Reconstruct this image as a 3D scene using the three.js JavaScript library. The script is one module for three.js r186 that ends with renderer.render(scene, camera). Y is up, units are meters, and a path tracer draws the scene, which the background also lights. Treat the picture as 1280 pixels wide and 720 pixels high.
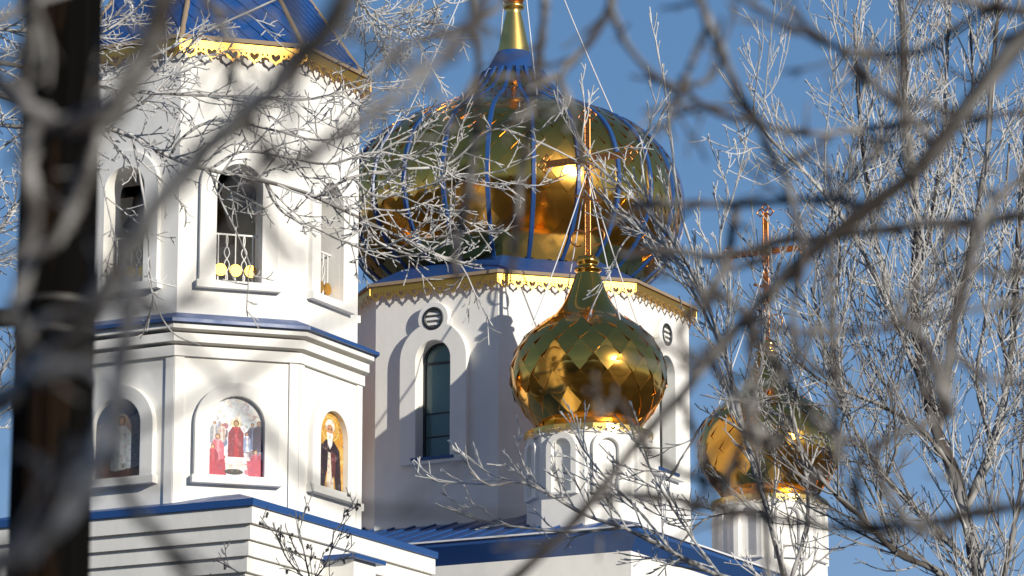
import * as THREE from 'three';
import { mergeGeometries } from 'three/addons/utils/BufferGeometryUtils.js';
import { RoundedBoxGeometry } from 'three/addons/geometries/RoundedBoxGeometry.js';

// ---------------------------------------------------------------- camera, sky, sun, exposure
const F = 4800, PITCH = 13 * Math.PI / 180, EYE = 1.6;           // focal length in photo pixels (1280 x 720)
const scene = new THREE.Scene();
const camera = new THREE.PerspectiveCamera(2 * Math.atan(360 / F) * 180 / Math.PI, 16 / 9, 0.2, 3000);
camera.position.set(0, EYE, 0);
camera.rotation.set(PITCH, 0, 0);
camera.focus = 70;
camera.userData.fStop = 5.6;
scene.add(camera);

const SUN_AZ = 40 * Math.PI / 180, SUN_EL = 16 * Math.PI / 180;
const sunDir = new THREE.Vector3(Math.sin(SUN_AZ) * Math.cos(SUN_EL), Math.sin(SUN_EL), Math.cos(SUN_AZ) * Math.cos(SUN_EL));
function makeSky() {
  const W = 512, H = 256, data = new Float32Array(W * H * 4);
  const lo = [0.50, 0.62, 0.76], mid = [0.130, 0.290, 0.545], hi = [0.030, 0.085, 0.24];
  const d = new THREE.Vector3();
  for (let j = 0; j < H; j++) for (let i = 0; i < W; i++) {
    const el = ((j + 0.5) / H - 0.5) * Math.PI, az = ((i + 0.5) / W - 0.5) * 2 * Math.PI;
    d.set(Math.cos(az) * Math.cos(el), Math.sin(el), Math.sin(az) * Math.cos(el));
    const e = Math.max(0, el) * 180 / Math.PI;
    const a = Math.exp(-e / 5.5), b = 1 - Math.exp(-Math.max(0, e - 8) / 30);
    const ang = Math.acos(Math.min(1, Math.max(-1, d.dot(sunDir)))) * 180 / Math.PI;
    const glow = 0.45 * Math.exp(-ang / 9) + 0.06 * Math.exp(-ang / 30);
    for (let k = 0; k < 3; k++) {
      let c = (mid[k] * (1 - b) + hi[k] * b) * (1 - a) + lo[k] * a;
      c += glow * [1.0, 0.93, 0.82][k];
      data[(j * W + i) * 4 + k] = c;
    }
    data[(j * W + i) * 4 + 3] = 1;
  }
  const t = new THREE.DataTexture(data, W, H, THREE.RGBAFormat, THREE.FloatType);
  t.mapping = THREE.EquirectangularReflectionMapping;
  t.magFilter = THREE.LinearFilter; t.minFilter = THREE.LinearFilter; t.needsUpdate = true;
  return t;
}
const skyTex = makeSky();
scene.background = skyTex; scene.environment = skyTex;
const sun = new THREE.DirectionalLight(new THREE.Color(1, 0.93, 0.80), 5.0);
sun.position.copy(sunDir).multiplyScalar(200).add(new THREE.Vector3(0, 10, -60));
sun.target.position.set(0, 10, -60);
sun.castShadow = true; sun.shadow.mapSize.set(4096, 4096);
Object.assign(sun.shadow.camera, { left: -70, right: 70, top: 60, bottom: -60, near: 1, far: 420 });
scene.add(sun, sun.target);
const EXPOSURE = 1.0;

// ---------------------------------------------------------------- helpers
let seed = 20240117;
const rnd = () => { seed = (seed * 1664525 + 1013904223) >>> 0; return seed / 4294967296; };
const rr = (a, b) => a + (b - a) * rnd();
const D2R = Math.PI / 180;
const V = (x, y, z) => new THREE.Vector3(x, y, z);
// a photo pixel and a horizontal distance from the camera give a point
function at(px, py, depth) {
  const x = (px - 640) / F, y = (360 - py) / F;
  const dy = y * Math.cos(PITCH) + Math.sin(PITCH), dz = Math.cos(PITCH) - y * Math.sin(PITCH);
  return V(x / dz * depth, EYE + dy / dz * depth, -depth);
}
const yr = (row, depth) => at(640, row, depth).y;
const used = {};
function numbered(n) { used[n] = (used[n] ?? -1) + 1; return used[n] ? n + '_' + String(used[n]).padStart(3, '0') : n; }
function tag(o, label, category, group, kind) {
  o.userData.label = label; o.userData.category = category;
  if (group) o.userData.group = group;
  if (kind) o.userData.kind = kind;
  return o;
}
function thing(name, label, category, group) {
  const g = new THREE.Group(); g.name = numbered(name); scene.add(g);
  return tag(g, label, category, group);
}
function prep(g) {
  g = g.index ? g.toNonIndexed() : g;
  for (const k of Object.keys(g.attributes)) if (!['position', 'normal', 'uv'].includes(k)) g.deleteAttribute(k);
  if (!g.attributes.normal) g.computeVertexNormals();
  if (!g.attributes.uv) g.setAttribute('uv', new THREE.BufferAttribute(new Float32Array(g.attributes.position.count * 2), 2));
  return g;
}
// uv in metres, laid by the way each face points
function uvMetres(g) {
  const p = g.attributes.position, n = g.attributes.normal, uv = new Float32Array(p.count * 2);
  for (let i = 0; i < p.count; i++) {
    const ax = Math.abs(n.getX(i)), ay = Math.abs(n.getY(i)), az = Math.abs(n.getZ(i));
    if (ay > ax && ay > az) { uv[2 * i] = p.getX(i); uv[2 * i + 1] = p.getZ(i); }
    else { uv[2 * i] = (p.getX(i) * n.getZ(i) - p.getZ(i) * n.getX(i)); uv[2 * i + 1] = p.getY(i); }
  }
  g.setAttribute('uv', new THREE.BufferAttribute(uv, 2));
  return g;
}
function join(list) { return list.length === 1 ? prep(list[0]) : mergeGeometries(list.map(prep)); }
function part(name, geos, mat, parent, metres = true) {
  let g = join(Array.isArray(geos) ? geos : [geos]);
  if (metres) g = uvMetres(g);
  const m = new THREE.Mesh(g, mat); m.name = name; m.castShadow = m.receiveShadow = true;
  parent.add(m); return m;
}
function share(name, geo, mat, parent) { const m = new THREE.Mesh(geo, mat); m.name = name; m.castShadow = m.receiveShadow = true; parent.add(m); return m; }
function box(x0, x1, y0, y1, z0, z1) {
  const g = new THREE.BoxGeometry(x1 - x0, y1 - y0, z1 - z0);
  g.translate((x0 + x1) / 2, (y0 + y1) / 2, (z0 + z1) / 2); return g;
}
function rod(a, b, r, r2 = r, sides = 8) {
  const d = b.clone().sub(a), g = new THREE.CylinderGeometry(r2, r, d.length(), sides);
  g.translate(0, d.length() / 2, 0);
  g.applyQuaternion(new THREE.Quaternion().setFromUnitVectors(V(0, 1, 0), d.normalize()));
  g.translate(a.x, a.y, a.z); return g;
}
const flat = g => { g = g.index ? g.toNonIndexed() : g; g.computeVertexNormals(); return g; };
function oct(R0, R1, y0, y1) {                                   // eight-sided ring or cone, R0 below, R1 above
  const g = new THREE.CylinderGeometry(R1, R0, y1 - y0, 8, 1);
  g.rotateY(Math.PI / 8); g.translate(0, (y0 + y1) / 2, 0); return flat(g);
}
function archPath(P, w, y0, y1) {                                // round-headed outline from y0 to the crown y1
  const r = w / 2;
  P.moveTo(-r, y0); P.lineTo(r, y0); P.lineTo(r, y1 - r); P.absarc(0, y1 - r, r, 0, Math.PI, false); P.lineTo(-r, y0);
  return P;
}
const ext = (s, depth, o = {}) => new THREE.ExtrudeGeometry(s, { depth, bevelEnabled: false, curveSegments: 16, ...o });
const RY = (g, a) => { g.rotateY(a); return g; };
const T8 = Math.tan(22.5 * D2R), C8 = Math.cos(22.5 * D2R);

// ---------------------------------------------------------------- procedural textures
function hash2(x, y, s) { let h = (x * 374761393 + y * 668265263 + s * 1442695041) | 0; h = Math.imul(h ^ (h >>> 13), 1274126177); return ((h ^ (h >>> 16)) >>> 0) / 4294967296; }
function vnoise(x, y, per, s) {
  const xi = Math.floor(x), yi = Math.floor(y), fx = x - xi, fy = y - yi, m = v => ((v % per) + per) % per;
  const u = fx * fx * (3 - 2 * fx), v = fy * fy * (3 - 2 * fy);
  const a = hash2(m(xi), m(yi), s), b = hash2(m(xi + 1), m(yi), s), c = hash2(m(xi), m(yi + 1), s), d = hash2(m(xi + 1), m(yi + 1), s);
  return a + (b - a) * u + (c - a) * v + (a - b - c + d) * u * v;
}
function fbm(x, y, per, s, oct = 4) { let t = 0, a = 0.5, n = 0; for (let o = 0; o < oct; o++) { t += a * vnoise(x, y, per, s + o * 7); n += a; x *= 2; y *= 2; per *= 2; a *= 0.5; } return t / n; }
function tex(size, fn, srgb, rep) {
  const data = new Uint8Array(size * size * 4);
  for (let j = 0; j < size; j++) for (let i = 0; i < size; i++) {
    const c = fn(i / size, j / size), o = (j * size + i) * 4;
    for (let k = 0; k < 3; k++) data[o + k] = Math.max(0, Math.min(255, 255 * (Array.isArray(c) ? c[k] : c)));
    data[o + 3] = 255;
  }
  const t = new THREE.DataTexture(data, size, size);
  t.wrapS = t.wrapT = THREE.RepeatWrapping; t.magFilter = THREE.LinearFilter; t.minFilter = THREE.LinearMipmapLinearFilter; t.generateMipmaps = true;
  if (srgb) t.colorSpace = THREE.SRGBColorSpace;
  t.repeat.set(rep, rep); t.needsUpdate = true; return t;
}
const plasterMap = tex(512, (u, v) => { const n = fbm(u * 6, v * 6, 6, 3, 5), m = fbm(u * 40, v * 40, 40, 9, 2), s = fbm(u * 24, v * 3, 24, 21, 3); const k = 0.905 + 0.035 * (n - 0.5) + 0.012 * (m - 0.5) + 0.03 * (s - 0.5); return [k, k * 0.992, k * 0.972]; }, true, 1 / 4);
const plasterBump = tex(512, (u, v) => 0.6 * fbm(u * 64, v * 64, 64, 5, 3) + 0.4 * fbm(u * 8, v * 8, 8, 15, 3), false, 1 / 4);
const groundMap = tex(512, (u, v) => { const n = fbm(u * 5, v * 5, 5, 31, 5), m = fbm(u * 60, v * 60, 60, 39, 2); const t = Math.min(1, Math.max(0, (n - 0.42) * 4 + (m - 0.5) * 1.2)); return [0.23 + 0.10 * t, 0.20 + 0.10 * t, 0.155 + 0.12 * t]; }, true, 1 / 30);
const woodMap = tex(512, (u, v) => { const n = fbm(u * 40, v * 2, 40, 51, 4), m = fbm(u * 6, v * 3, 6, 57, 3); const k = 0.02 + 0.06 * n, p = m > 0.64 ? 0.05 * Math.min(1, (m - 0.64) * 14) : 0; return [k + p * 1.2, k * 0.88 + p * 0.7, k * 0.8 + p * 0.3]; }, true, 1);
const woodBump = tex(512, (u, v) => fbm(u * 48, v * 2.5, 48, 61, 4), false, 1);
const sheetRough = tex(256, (u, v) => 0.75 + 0.5 * (fbm(u * 9, v * 9, 9, 71, 4) - 0.5), false, 1 / 2);

// ---------------------------------------------------------------- materials
const lin = (r, g, b) => new THREE.Color().setRGB(r, g, b);
const std = o => new THREE.MeshStandardMaterial(o);
const M = {
  plaster: std({ map: plasterMap, bumpMap: plasterBump, bumpScale: 0.0025, roughness: 0.92 }),
  blue: std({ color: lin(0.015, 0.066, 0.225), roughness: 0.55, roughnessMap: sheetRough, metalness: 0.0 }),
  gold: [0, 1, 2, 3].map(i => std({ color: lin(0.80 + 0.012 * i, 0.435 - 0.007 * i, 0.085 - 0.004 * i), metalness: 1, roughness: 0.14 + 0.012 * i })),
  goldLeaf: std({ color: lin(0.80, 0.55, 0.17), metalness: 1, roughness: 0.34 }),
  goldPaint: std({ color: lin(0.74, 0.41, 0.085), metalness: 1, roughness: 0.46 }),
  copper: std({ color: lin(0.64, 0.27, 0.085), metalness: 1, roughness: 0.42 }),
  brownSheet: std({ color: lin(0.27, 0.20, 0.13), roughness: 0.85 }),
  frameDark: std({ color: lin(0.018, 0.024, 0.028), roughness: 0.5 }),
  glass: new THREE.MeshPhysicalMaterial({ color: lin(0.15, 0.26, 0.27), roughness: 0.12, transmission: 0.45, thickness: 0, ior: 1.5 }),
  white: std({ color: lin(0.78, 0.77, 0.74), roughness: 0.6 }),
  bronze: std({ color: lin(0.16, 0.11, 0.05), metalness: 1, roughness: 0.45 }),
  wood: new THREE.MeshPhysicalMaterial({ map: woodMap, bumpMap: woodBump, bumpScale: 0.008, roughness: 0.95, specularIntensity: 0.1 }),
  iron: std({ color: lin(0.03, 0.028, 0.027), roughness: 0.6, metalness: 0.5 }),
  ground: std({ map: groundMap, roughness: 1 }),
  tree: std({ vertexColors: true, roughness: 0.9 }),
  chain: std({ color: lin(0.66, 0.67, 0.70), roughness: 0.9 }),
  brick: std({ color: lin(0.26, 0.17, 0.12), roughness: 0.95 }),
  roofing: std({ color: lin(0.07, 0.07, 0.07), roughness: 0.95 }),
};

// ---------------------------------------------------------------- ground
{
  const g = new THREE.PlaneGeometry(2400, 2400, 1, 1); g.rotateX(-Math.PI / 2);
  const m = part('ground', g, M.ground, scene); m.userData.kind = 'structure'; m.userData.label = 'frosty open ground around the church'; m.userData.category = 'ground';
}

// ---------------------------------------------------------------- shared church pieces
const TURN = -27.3 * D2R;                                        // local +z faces the shaded side, local +x the sunlit side
const TOWER = V((253 - 640) / 4700 * 70, 0, -70), CHURCH = V(0.035, 0, -81);

// pierced gold lambrequin under an eave: one motif of width p
function motif(p) {
  const s = new THREE.Shape(), h = p / 2;
  s.moveTo(-h, 0); s.lineTo(h, 0); s.lineTo(h, -0.20);
  s.quadraticCurveTo(h * 0.86, -0.245, h * 0.66, -0.225); s.quadraticCurveTo(h * 0.62, -0.29, h * 0.34, -0.30);
  s.quadraticCurveTo(h * 0.12, -0.315, 0, -0.37); s.quadraticCurveTo(-h * 0.12, -0.315, -h * 0.34, -0.30);
  s.quadraticCurveTo(-h * 0.62, -0.29, -h * 0.66, -0.225); s.quadraticCurveTo(-h * 0.86, -0.245, -h, -0.20); s.lineTo(-h, 0);
  const heart = new THREE.Path();
  heart.moveTo(0, -0.19); heart.quadraticCurveTo(h * 0.18, -0.13, h * 0.42, -0.16); heart.quadraticCurveTo(h * 0.5, -0.23, h * 0.22, -0.262); heart.lineTo(0, -0.30);
  heart.lineTo(-h * 0.22, -0.262); heart.quadraticCurveTo(-h * 0.5, -0.23, -h * 0.42, -0.16); heart.quadraticCurveTo(-h * 0.18, -0.13, 0, -0.19);
  s.holes.push(heart);
  for (const q of [-1, 1]) { const c = new THREE.Path(); c.absellipse(q * h * 0.78, -0.175, h * 0.10, 0.028, 0, Math.PI * 2); s.holes.push(c); }
  return s;
}
function valanceFlat(L, scale = 1) {
  const n = Math.max(2, Math.round(L / (0.37 * scale))), p = L / n / scale, out = [];
  for (let i = 0; i < n; i++) { const g = ext(motif(p * 0.998), 0.018, { curveSegments: 4 }); g.scale(scale, scale, scale); g.translate((i + 0.5 - n / 2) * p * scale, 0, 0); out.push(g); }
  return join(out);
}
function valanceRound(R, n, scale) {
  const p = 2 * Math.PI * R / n / scale, out = [];
  for (let i = 0; i < n; i++) { const g = ext(motif(p), 0.018, { curveSegments: 4 }); g.scale(scale, scale, scale); g.translate(0, 0, R); g.rotateY(i / n * Math.PI * 2); out.push(g); }
  return join(out);
}

// an onion dome: smooth profile under a skin of overlapping diamond plates
function profileCurve(pts) {
  const c = new THREE.CatmullRomCurve3(pts.map(p => V(p[0], p[1], 0)), false, 'centripetal');
  const N = 240, P = c.getSpacedPoints(N), L = c.getLength();
  const f = s => { const t = Math.max(0, Math.min(0.99999, s / L)) * N, i = Math.floor(t), a = P[i], b = P[i + 1]; return [a.x + (b.x - a.x) * (t - i), a.y + (b.y - a.y) * (t - i)]; };
  return { f, L, P };
}
function plateGeo(pc, s, n, hl, lift) {
  const BEND = n > 30 ? 0.72 : 0.46;                              // how far a plate is bent to the dome
  const q = Math.PI / n * 1.04, pt = (a, t) => { const [r, y] = pc.f(t); return V(r * Math.sin(a), y, r * Math.cos(a)); };
  const L = pt(-q, s), R = pt(q, s), T = pt(0, s + hl), B = pt(0, s - hl), c = L.clone().add(R).add(T).add(B).multiplyScalar(0.25);
  const nn = R.clone().sub(L).cross(T.clone().sub(B)).normalize();
  const pl = [B, R, T, L].map((v, i) => { const w = v.clone().sub(c); w.addScaledVector(nn, -w.dot(nn)); w.multiplyScalar(1.03); w.addScaledVector(nn, lift + (i === 0 ? 0.007 : i === 2 ? -0.003 : 0.002)); return w; });
  // a plate bent with the dome: a 3 x 3 grid whose normals lean from flat towards the dome's own
  const G = [], smooth = p => { const w = p.clone().add(c), a = Math.atan2(w.x, w.z); let best = 1e9, bt = s; for (let t = s - hl * 1.3; t <= s + hl * 1.3; t += hl / 8) { const [r, y] = pc.f(t), e = Math.hypot(r - Math.hypot(w.x, w.z), y - w.y); if (e < best) { best = e; bt = t; } } const [r0, y0] = pc.f(bt - 0.05), [r1, y1] = pc.f(bt + 0.05); const m = V(y1 - y0, r0 - r1, 0).normalize(); return V(m.x * Math.sin(a), m.y, m.x * Math.cos(a)); };
  for (let i = 0; i < 3; i++) for (let j = 0; j < 3; j++) {
    const u = i / 2, v = j / 2, p = V(0, 0, 0).addScaledVector(pl[0], (1 - u) * (1 - v)).addScaledVector(pl[1], u * (1 - v)).addScaledVector(pl[2], u * v).addScaledVector(pl[3], (1 - u) * v);
    G.push({ p, n: nn.clone().lerp(smooth(p), BEND).normalize() });
  }
  const pos = [], nor = [], put = q => { pos.push(q.p.x, q.p.y, q.p.z); nor.push(q.n.x, q.n.y, q.n.z); };
  for (let i = 0; i < 2; i++) for (let j = 0; j < 2; j++) { const a = G[i * 3 + j], b = G[(i + 1) * 3 + j], d = G[(i + 1) * 3 + j + 1], e = G[i * 3 + j + 1]; [a, b, d, a, d, e].forEach(put); }
  for (let i = 0; i < 4; i++) { const j = (i + 1) % 4, P = pl[i], Q = pl[j], p2 = P.clone().addScaledVector(nn, -0.012), q2 = Q.clone().addScaledVector(nn, -0.012), m = Q.clone().sub(P).cross(nn).normalize(); for (const v of [P, p2, q2, P, q2, Q]) put({ p: v, n: m }); }
  const g = new THREE.BufferGeometry(); g.setAttribute('position', new THREE.Float32BufferAttribute(pos, 3)); g.setAttribute('normal', new THREE.Float32BufferAttribute(nor, 3));
  g.setAttribute('uv', new THREE.BufferAttribute(new Float32Array(pos.length / 3 * 2), 2));
  return { g, c };
}
function domeTiles(dome, pc, n, hl, s0, s1, most, facing, jitter = 0.006) {
  const all = [];
  for (let row = 0, s = s0; s < s1; row++, s += hl * 0.985) {
    const { g, c } = plateGeo(pc, s, n, hl, 0.012);
    for (let i = 0; i < n; i++) {
      const a = (i + (row % 2) / 2) / n * Math.PI * 2;
      const face = Math.cos(a - facing);
      all.push({ g, c, a, face, j: [rr(-jitter, jitter), rr(-jitter, jitter)], m: Math.floor(rnd() * 4), big: face * 1 });
    }
  }
  const order = all.slice().sort((p, q) => q.big - p.big), shown = new Set(order.slice(0, most)), rest = [[], [], [], []];
  for (const t of all) {
    const m = new THREE.Matrix4().makeRotationY(t.a), o = new THREE.Object3D();
    o.position.copy(t.c).applyMatrix4(m); o.rotation.order = 'YXZ'; o.rotation.set(t.j[0], t.a + t.j[1], 0);
    if (shown.has(t)) { const k = share('tile', t.g, M.gold[t.m], dome); k.position.copy(o.position); k.rotation.copy(o.rotation); }
    else { o.updateMatrix(); rest[t.m].push(t.g.clone().applyMatrix4(o.matrix)); }
  }
  const left = rest.flat();
  if (left.length) { const k = share('tiles', mergeGeometries(left), M.gold[1], dome); k.userData.kind = 'stuff'; }
}

// an openwork cross with trefoil ends and a rayed boss, held by four chains; foot at y = 0
function buildCross(parent, foot, k, chainR, chainDrop, chainTurn) {
  const cr = new THREE.Group(); cr.name = 'cross'; cr.position.copy(foot); parent.add(cr);
  const H = 2.95 * k, C = 2.05 * k, A = 0.92 * k, w = 0.055 * k;
  const rails = (a, b, side) => [1, -1].map(s => rod(a.clone().addScaledVector(side, s * w), b.clone().addScaledVector(side, s * w), 0.020 * k, 0.020 * k, 6));
  const beads = (a, b, n) => Array.from({ length: n }, (_, i) => { const g = new THREE.OctahedronGeometry(0.038 * k); const p = a.clone().lerp(b, (i + 0.5) / n); g.translate(p.x, p.y, p.z); return g; });
  part('shaft', [box(-0.042 * k, 0.042 * k, 0, H, -0.012, 0.012), ...rails(V(0, 0, 0), V(0, H, 0), V(1, 0, 0)), ...beads(V(0, 0, 0), V(0, H, 0), Math.round(H / 0.1 / k))], M.copper, cr);
  part('crossbar', [box(-A, A, C - 0.042 * k, C + 0.042 * k, -0.011, 0.011), ...rails(V(-A, C, 0), V(A, C, 0), V(0, 1, 0)), ...beads(V(-A, C, 0), V(A, C, 0), 18)], M.copper, cr);
  for (const [x, y] of [[0, H], [-A, C], [A, C]]) {
    const gs = [];
    const out = V(x, y - C, 0).normalize();
    for (const a of [-90, 0, 90]) {
      const d = out.clone().applyAxisAngle(V(0, 0, 1), a * D2R), g = new THREE.TorusGeometry(0.085 * k, 0.022 * k, 5, 4);
      g.rotateZ(Math.atan2(d.y, d.x)); g.translate(x + d.x * 0.12 * k, y + d.y * 0.12 * k, 0); gs.push(g);
    }
    part('trefoil', gs, M.copper, cr);
  }
  const b = new THREE.SphereGeometry(0.12 * k, 16, 10); b.scale(1, 1, 0.7); b.translate(0, C, 0); part('boss', b, M.goldLeaf, cr);
  const rays = []; for (let i = 0; i < 16; i++) { const a = i / 16 * Math.PI * 2; if (i % 4 === 0) continue; rays.push(rod(V(Math.cos(a) * 0.1 * k, C + Math.sin(a) * 0.1 * k, 0), V(Math.cos(a) * 0.34 * k, C + Math.sin(a) * 0.34 * k, 0), 0.016 * k, 0.003, 5)); }
  part('rays', rays, M.copper, cr);
  part('slanted_bar', rod(V(-0.30 * k, C - 0.72 * k, 0), V(0.30 * k, C - 0.92 * k, 0), 0.03 * k), M.copper, cr);
  for (const s of [-1, 1]) { const g = new THREE.TorusGeometry(0.17 * k, 0.02 * k, 6, 18, Math.PI * 1.5); g.rotateZ(s > 0 ? -Math.PI * 0.6 : Math.PI * 0.1); g.translate(s * 0.2 * k, 0.42 * k, 0); part('scroll', g, M.copper, cr); }
  for (let i = 0; i < 4; i++) {
    const a = chainTurn + i * Math.PI / 2, end = V(Math.sin(a) * chainR, -chainDrop, Math.cos(a) * chainR), start = V(0, C - 0.25 * k, 0), pts = [];
    for (let q = 0; q <= 10; q++) { const t = q / 10; const p = start.clone().lerp(end, t); p.y -= 0.10 * k * Math.sin(Math.PI * t); pts.push(p); }
    part('chain', new THREE.TubeGeometry(new THREE.CatmullRomCurve3(pts), 24, 0.014, 5), M.chain, cr);
  }
  return cr;
}

// ---------------------------------------------------------------- painted pictures in the tower's niches
function canvasTex(w, h, draw) {
  const c = document.createElement('canvas'); c.width = w; c.height = h; const x = c.getContext('2d'); draw(x, w, h);
  x.globalAlpha = 0.16; for (let i = 0; i < 420; i++) disc(x, ['#fff4e0', '#2a1a1a', '#b89060', '#7080a0', '#a03040'][i % 5], rr(0, w), rr(0, h), rr(2, 9), rr(2, 12)); x.globalAlpha = 1;
  const t = new THREE.CanvasTexture(c); t.colorSpace = THREE.SRGBColorSpace; return t;
}
function blob(x, c, pts) { x.fillStyle = c; x.beginPath(); x.moveTo(pts[0], pts[1]); for (let i = 2; i < pts.length; i += 2) x.lineTo(pts[i], pts[i + 1]); x.closePath(); x.fill(); }
function disc(x, c, cx, cy, r, ry = r) { x.fillStyle = c; x.beginPath(); x.ellipse(cx, cy, r, ry, 0, 0, Math.PI * 2); x.fill(); }
function figure(x, cx, top, h, robe, cloak, hair, halo) {         // a standing robed figure
  if (halo) disc(x, halo, cx, top + h * 0.09, h * 0.12);
  blob(x, robe, [cx - h * .07, top + h * .17, cx + h * .07, top + h * .17, cx + h * .16, top + h * .32, cx + h * .15, top + h, cx - h * .15, top + h, cx - h * .16, top + h * .32]);
  blob(x, cloak, [cx - h * .08, top + h * .16, cx - h * .02, top + h * .3, cx - h * .05, top + h * .98, cx - h * .19, top + h, cx - h * .18, top + h * .32]);
  blob(x, cloak, [cx + h * .08, top + h * .16, cx + h * .04, top + h * .3, cx + h * .09, top + h * .98, cx + h * .19, top + h, cx + h * .18, top + h * .32]);
  disc(x, hair, cx, top + h * .085, h * .065, h * .08); disc(x, '#c99a74', cx, top + h * .095, h * .045, h * .06);
}
const pictures = [
  canvasTex(256, 384, (x, w, h) => {                             // pale winged figures on grey
    x.fillStyle = '#6f6a68'; x.fillRect(0, 0, w, h); blob(x, '#30445e', [0, 0, w, 0, w, 90, 0, 120]); blob(x, '#7d6250', [0, 210, 90, 150, 120, 384, 0, 384]);
    blob(x, '#8d8079', [130, 120, 256, 60, 256, 384, 150, 384]); blob(x, '#4a3a36', [40, 90, 80, 100, 95, 180, 60, 200]);
    figure(x, 140, 80, 300, '#d9dbd8', '#b9c0c2', '#4a352b', '#a08d74'); blob(x, '#5a3a2c', [0, 320, 110, 350, 256, 330, 256, 384, 0, 384]); disc(x, '#8a4a34', 60, 340, 26, 14);
  }),
  canvasTex(256, 384, (x, w, h) => {                             // seated figure in red among others, pale ground
    x.fillStyle = '#dfe3e8'; x.fillRect(0, 0, w, h); for (let i = 0; i < 40; i++) disc(x, ['#e9e6df', '#cfd6df', '#f1efe9'][i % 3], rr(0, w), rr(0, 160), rr(10, 34), rr(6, 16));
    for (let i = 0; i < 70; i++) { const q = rnd() < 0.5 ? rr(0, 92) : rr(164, 256); disc(x, ['#b9a9a4', '#8f8a98', '#d6b9b4', '#a86a74', '#6d7896', '#e4ded8', '#75606a'][i % 7], q, rr(140, 330), rr(6, 16), rr(10, 26)); }
    for (let i = 0; i < 26; i++) disc(x, ['#b9485c', '#c87282', '#8a2438', '#ddb0b2'][i % 4], rnd() < 0.5 ? rr(0, 80) : rr(180, 256), rr(280, 384), rr(6, 18), rr(8, 18));
    figure(x, 128, 110, 200, '#a5122c', '#7e0e26', '#3a2018', '#ead9a8');
    for (const [cx, ty, hh, a, b] of [[26, 120, 110, '#c8c2c0', '#8d8f98'], [60, 130, 90, '#d8cfc4', '#b09a90'], [205, 120, 130, '#5b6a8e', '#2e3858'], [235, 110, 150, '#3c3550', '#2a2440'], [180, 170, 90, '#e6e6ea', '#7e93b8'], [42, 180, 170, '#d9909a', '#c65e70'], [20, 230, 150, '#b83a50', '#952a40'], [222, 250, 140, '#c0506a', '#a03550']]) figure(x, cx, ty, hh, a, b, '#5a4030', null);
    blob(x, '#e8e2dc', [80, 290, 190, 290, 200, 320, 70, 320]); blob(x, '#a82c44', [0, 320, 76, 300, 86, 384, 0, 384]); blob(x, '#b4415a', [180, 306, 256, 296, 256, 384, 190, 384]); blob(x, '#d8cfc8', [84, 325, 180, 325, 184, 350, 80, 352]); disc(x, '#2a2426', 120, 362, 44, 14);
  }),
  canvasTex(192, 384, (x, w, h) => {                             // bearded figure in a dark cloak, gold ground
    x.fillStyle = '#c69236'; x.fillRect(0, 0, w, h); for (let i = 0; i < 60; i++) disc(x, ['#d2a246', '#bd8730', '#caa04c'][i % 3], rr(0, w), rr(0, h), rr(6, 26));
    disc(x, '#e3bf62', 96, 84, 62); disc(x, '#cf9d40', 96, 84, 54);
    blob(x, '#2a1c22', [30, 180, 70, 140, 122, 140, 164, 180, 180, 384, 140, 384, 118, 240, 74, 300, 60, 384, 8, 384]);
    blob(x, '#d9cdb8', [84, 200, 112, 200, 128, 384, 74, 384]); blob(x, '#5a2f30', [100, 190, 140, 200, 138, 300, 112, 330]);
    disc(x, '#efe6d8', 96, 70, 32, 34); disc(x, '#c59068', 96, 92, 24, 30); blob(x, '#eee8dc', [72, 104, 120, 104, 112, 160, 98, 186, 82, 160]); disc(x, '#2a1c22', 88, 86, 4); disc(x, '#2a1c22', 105, 86, 4);
  }),
];
const pictureMats = pictures.map(t => std({ map: t, roughness: 0.55 }));

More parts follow.
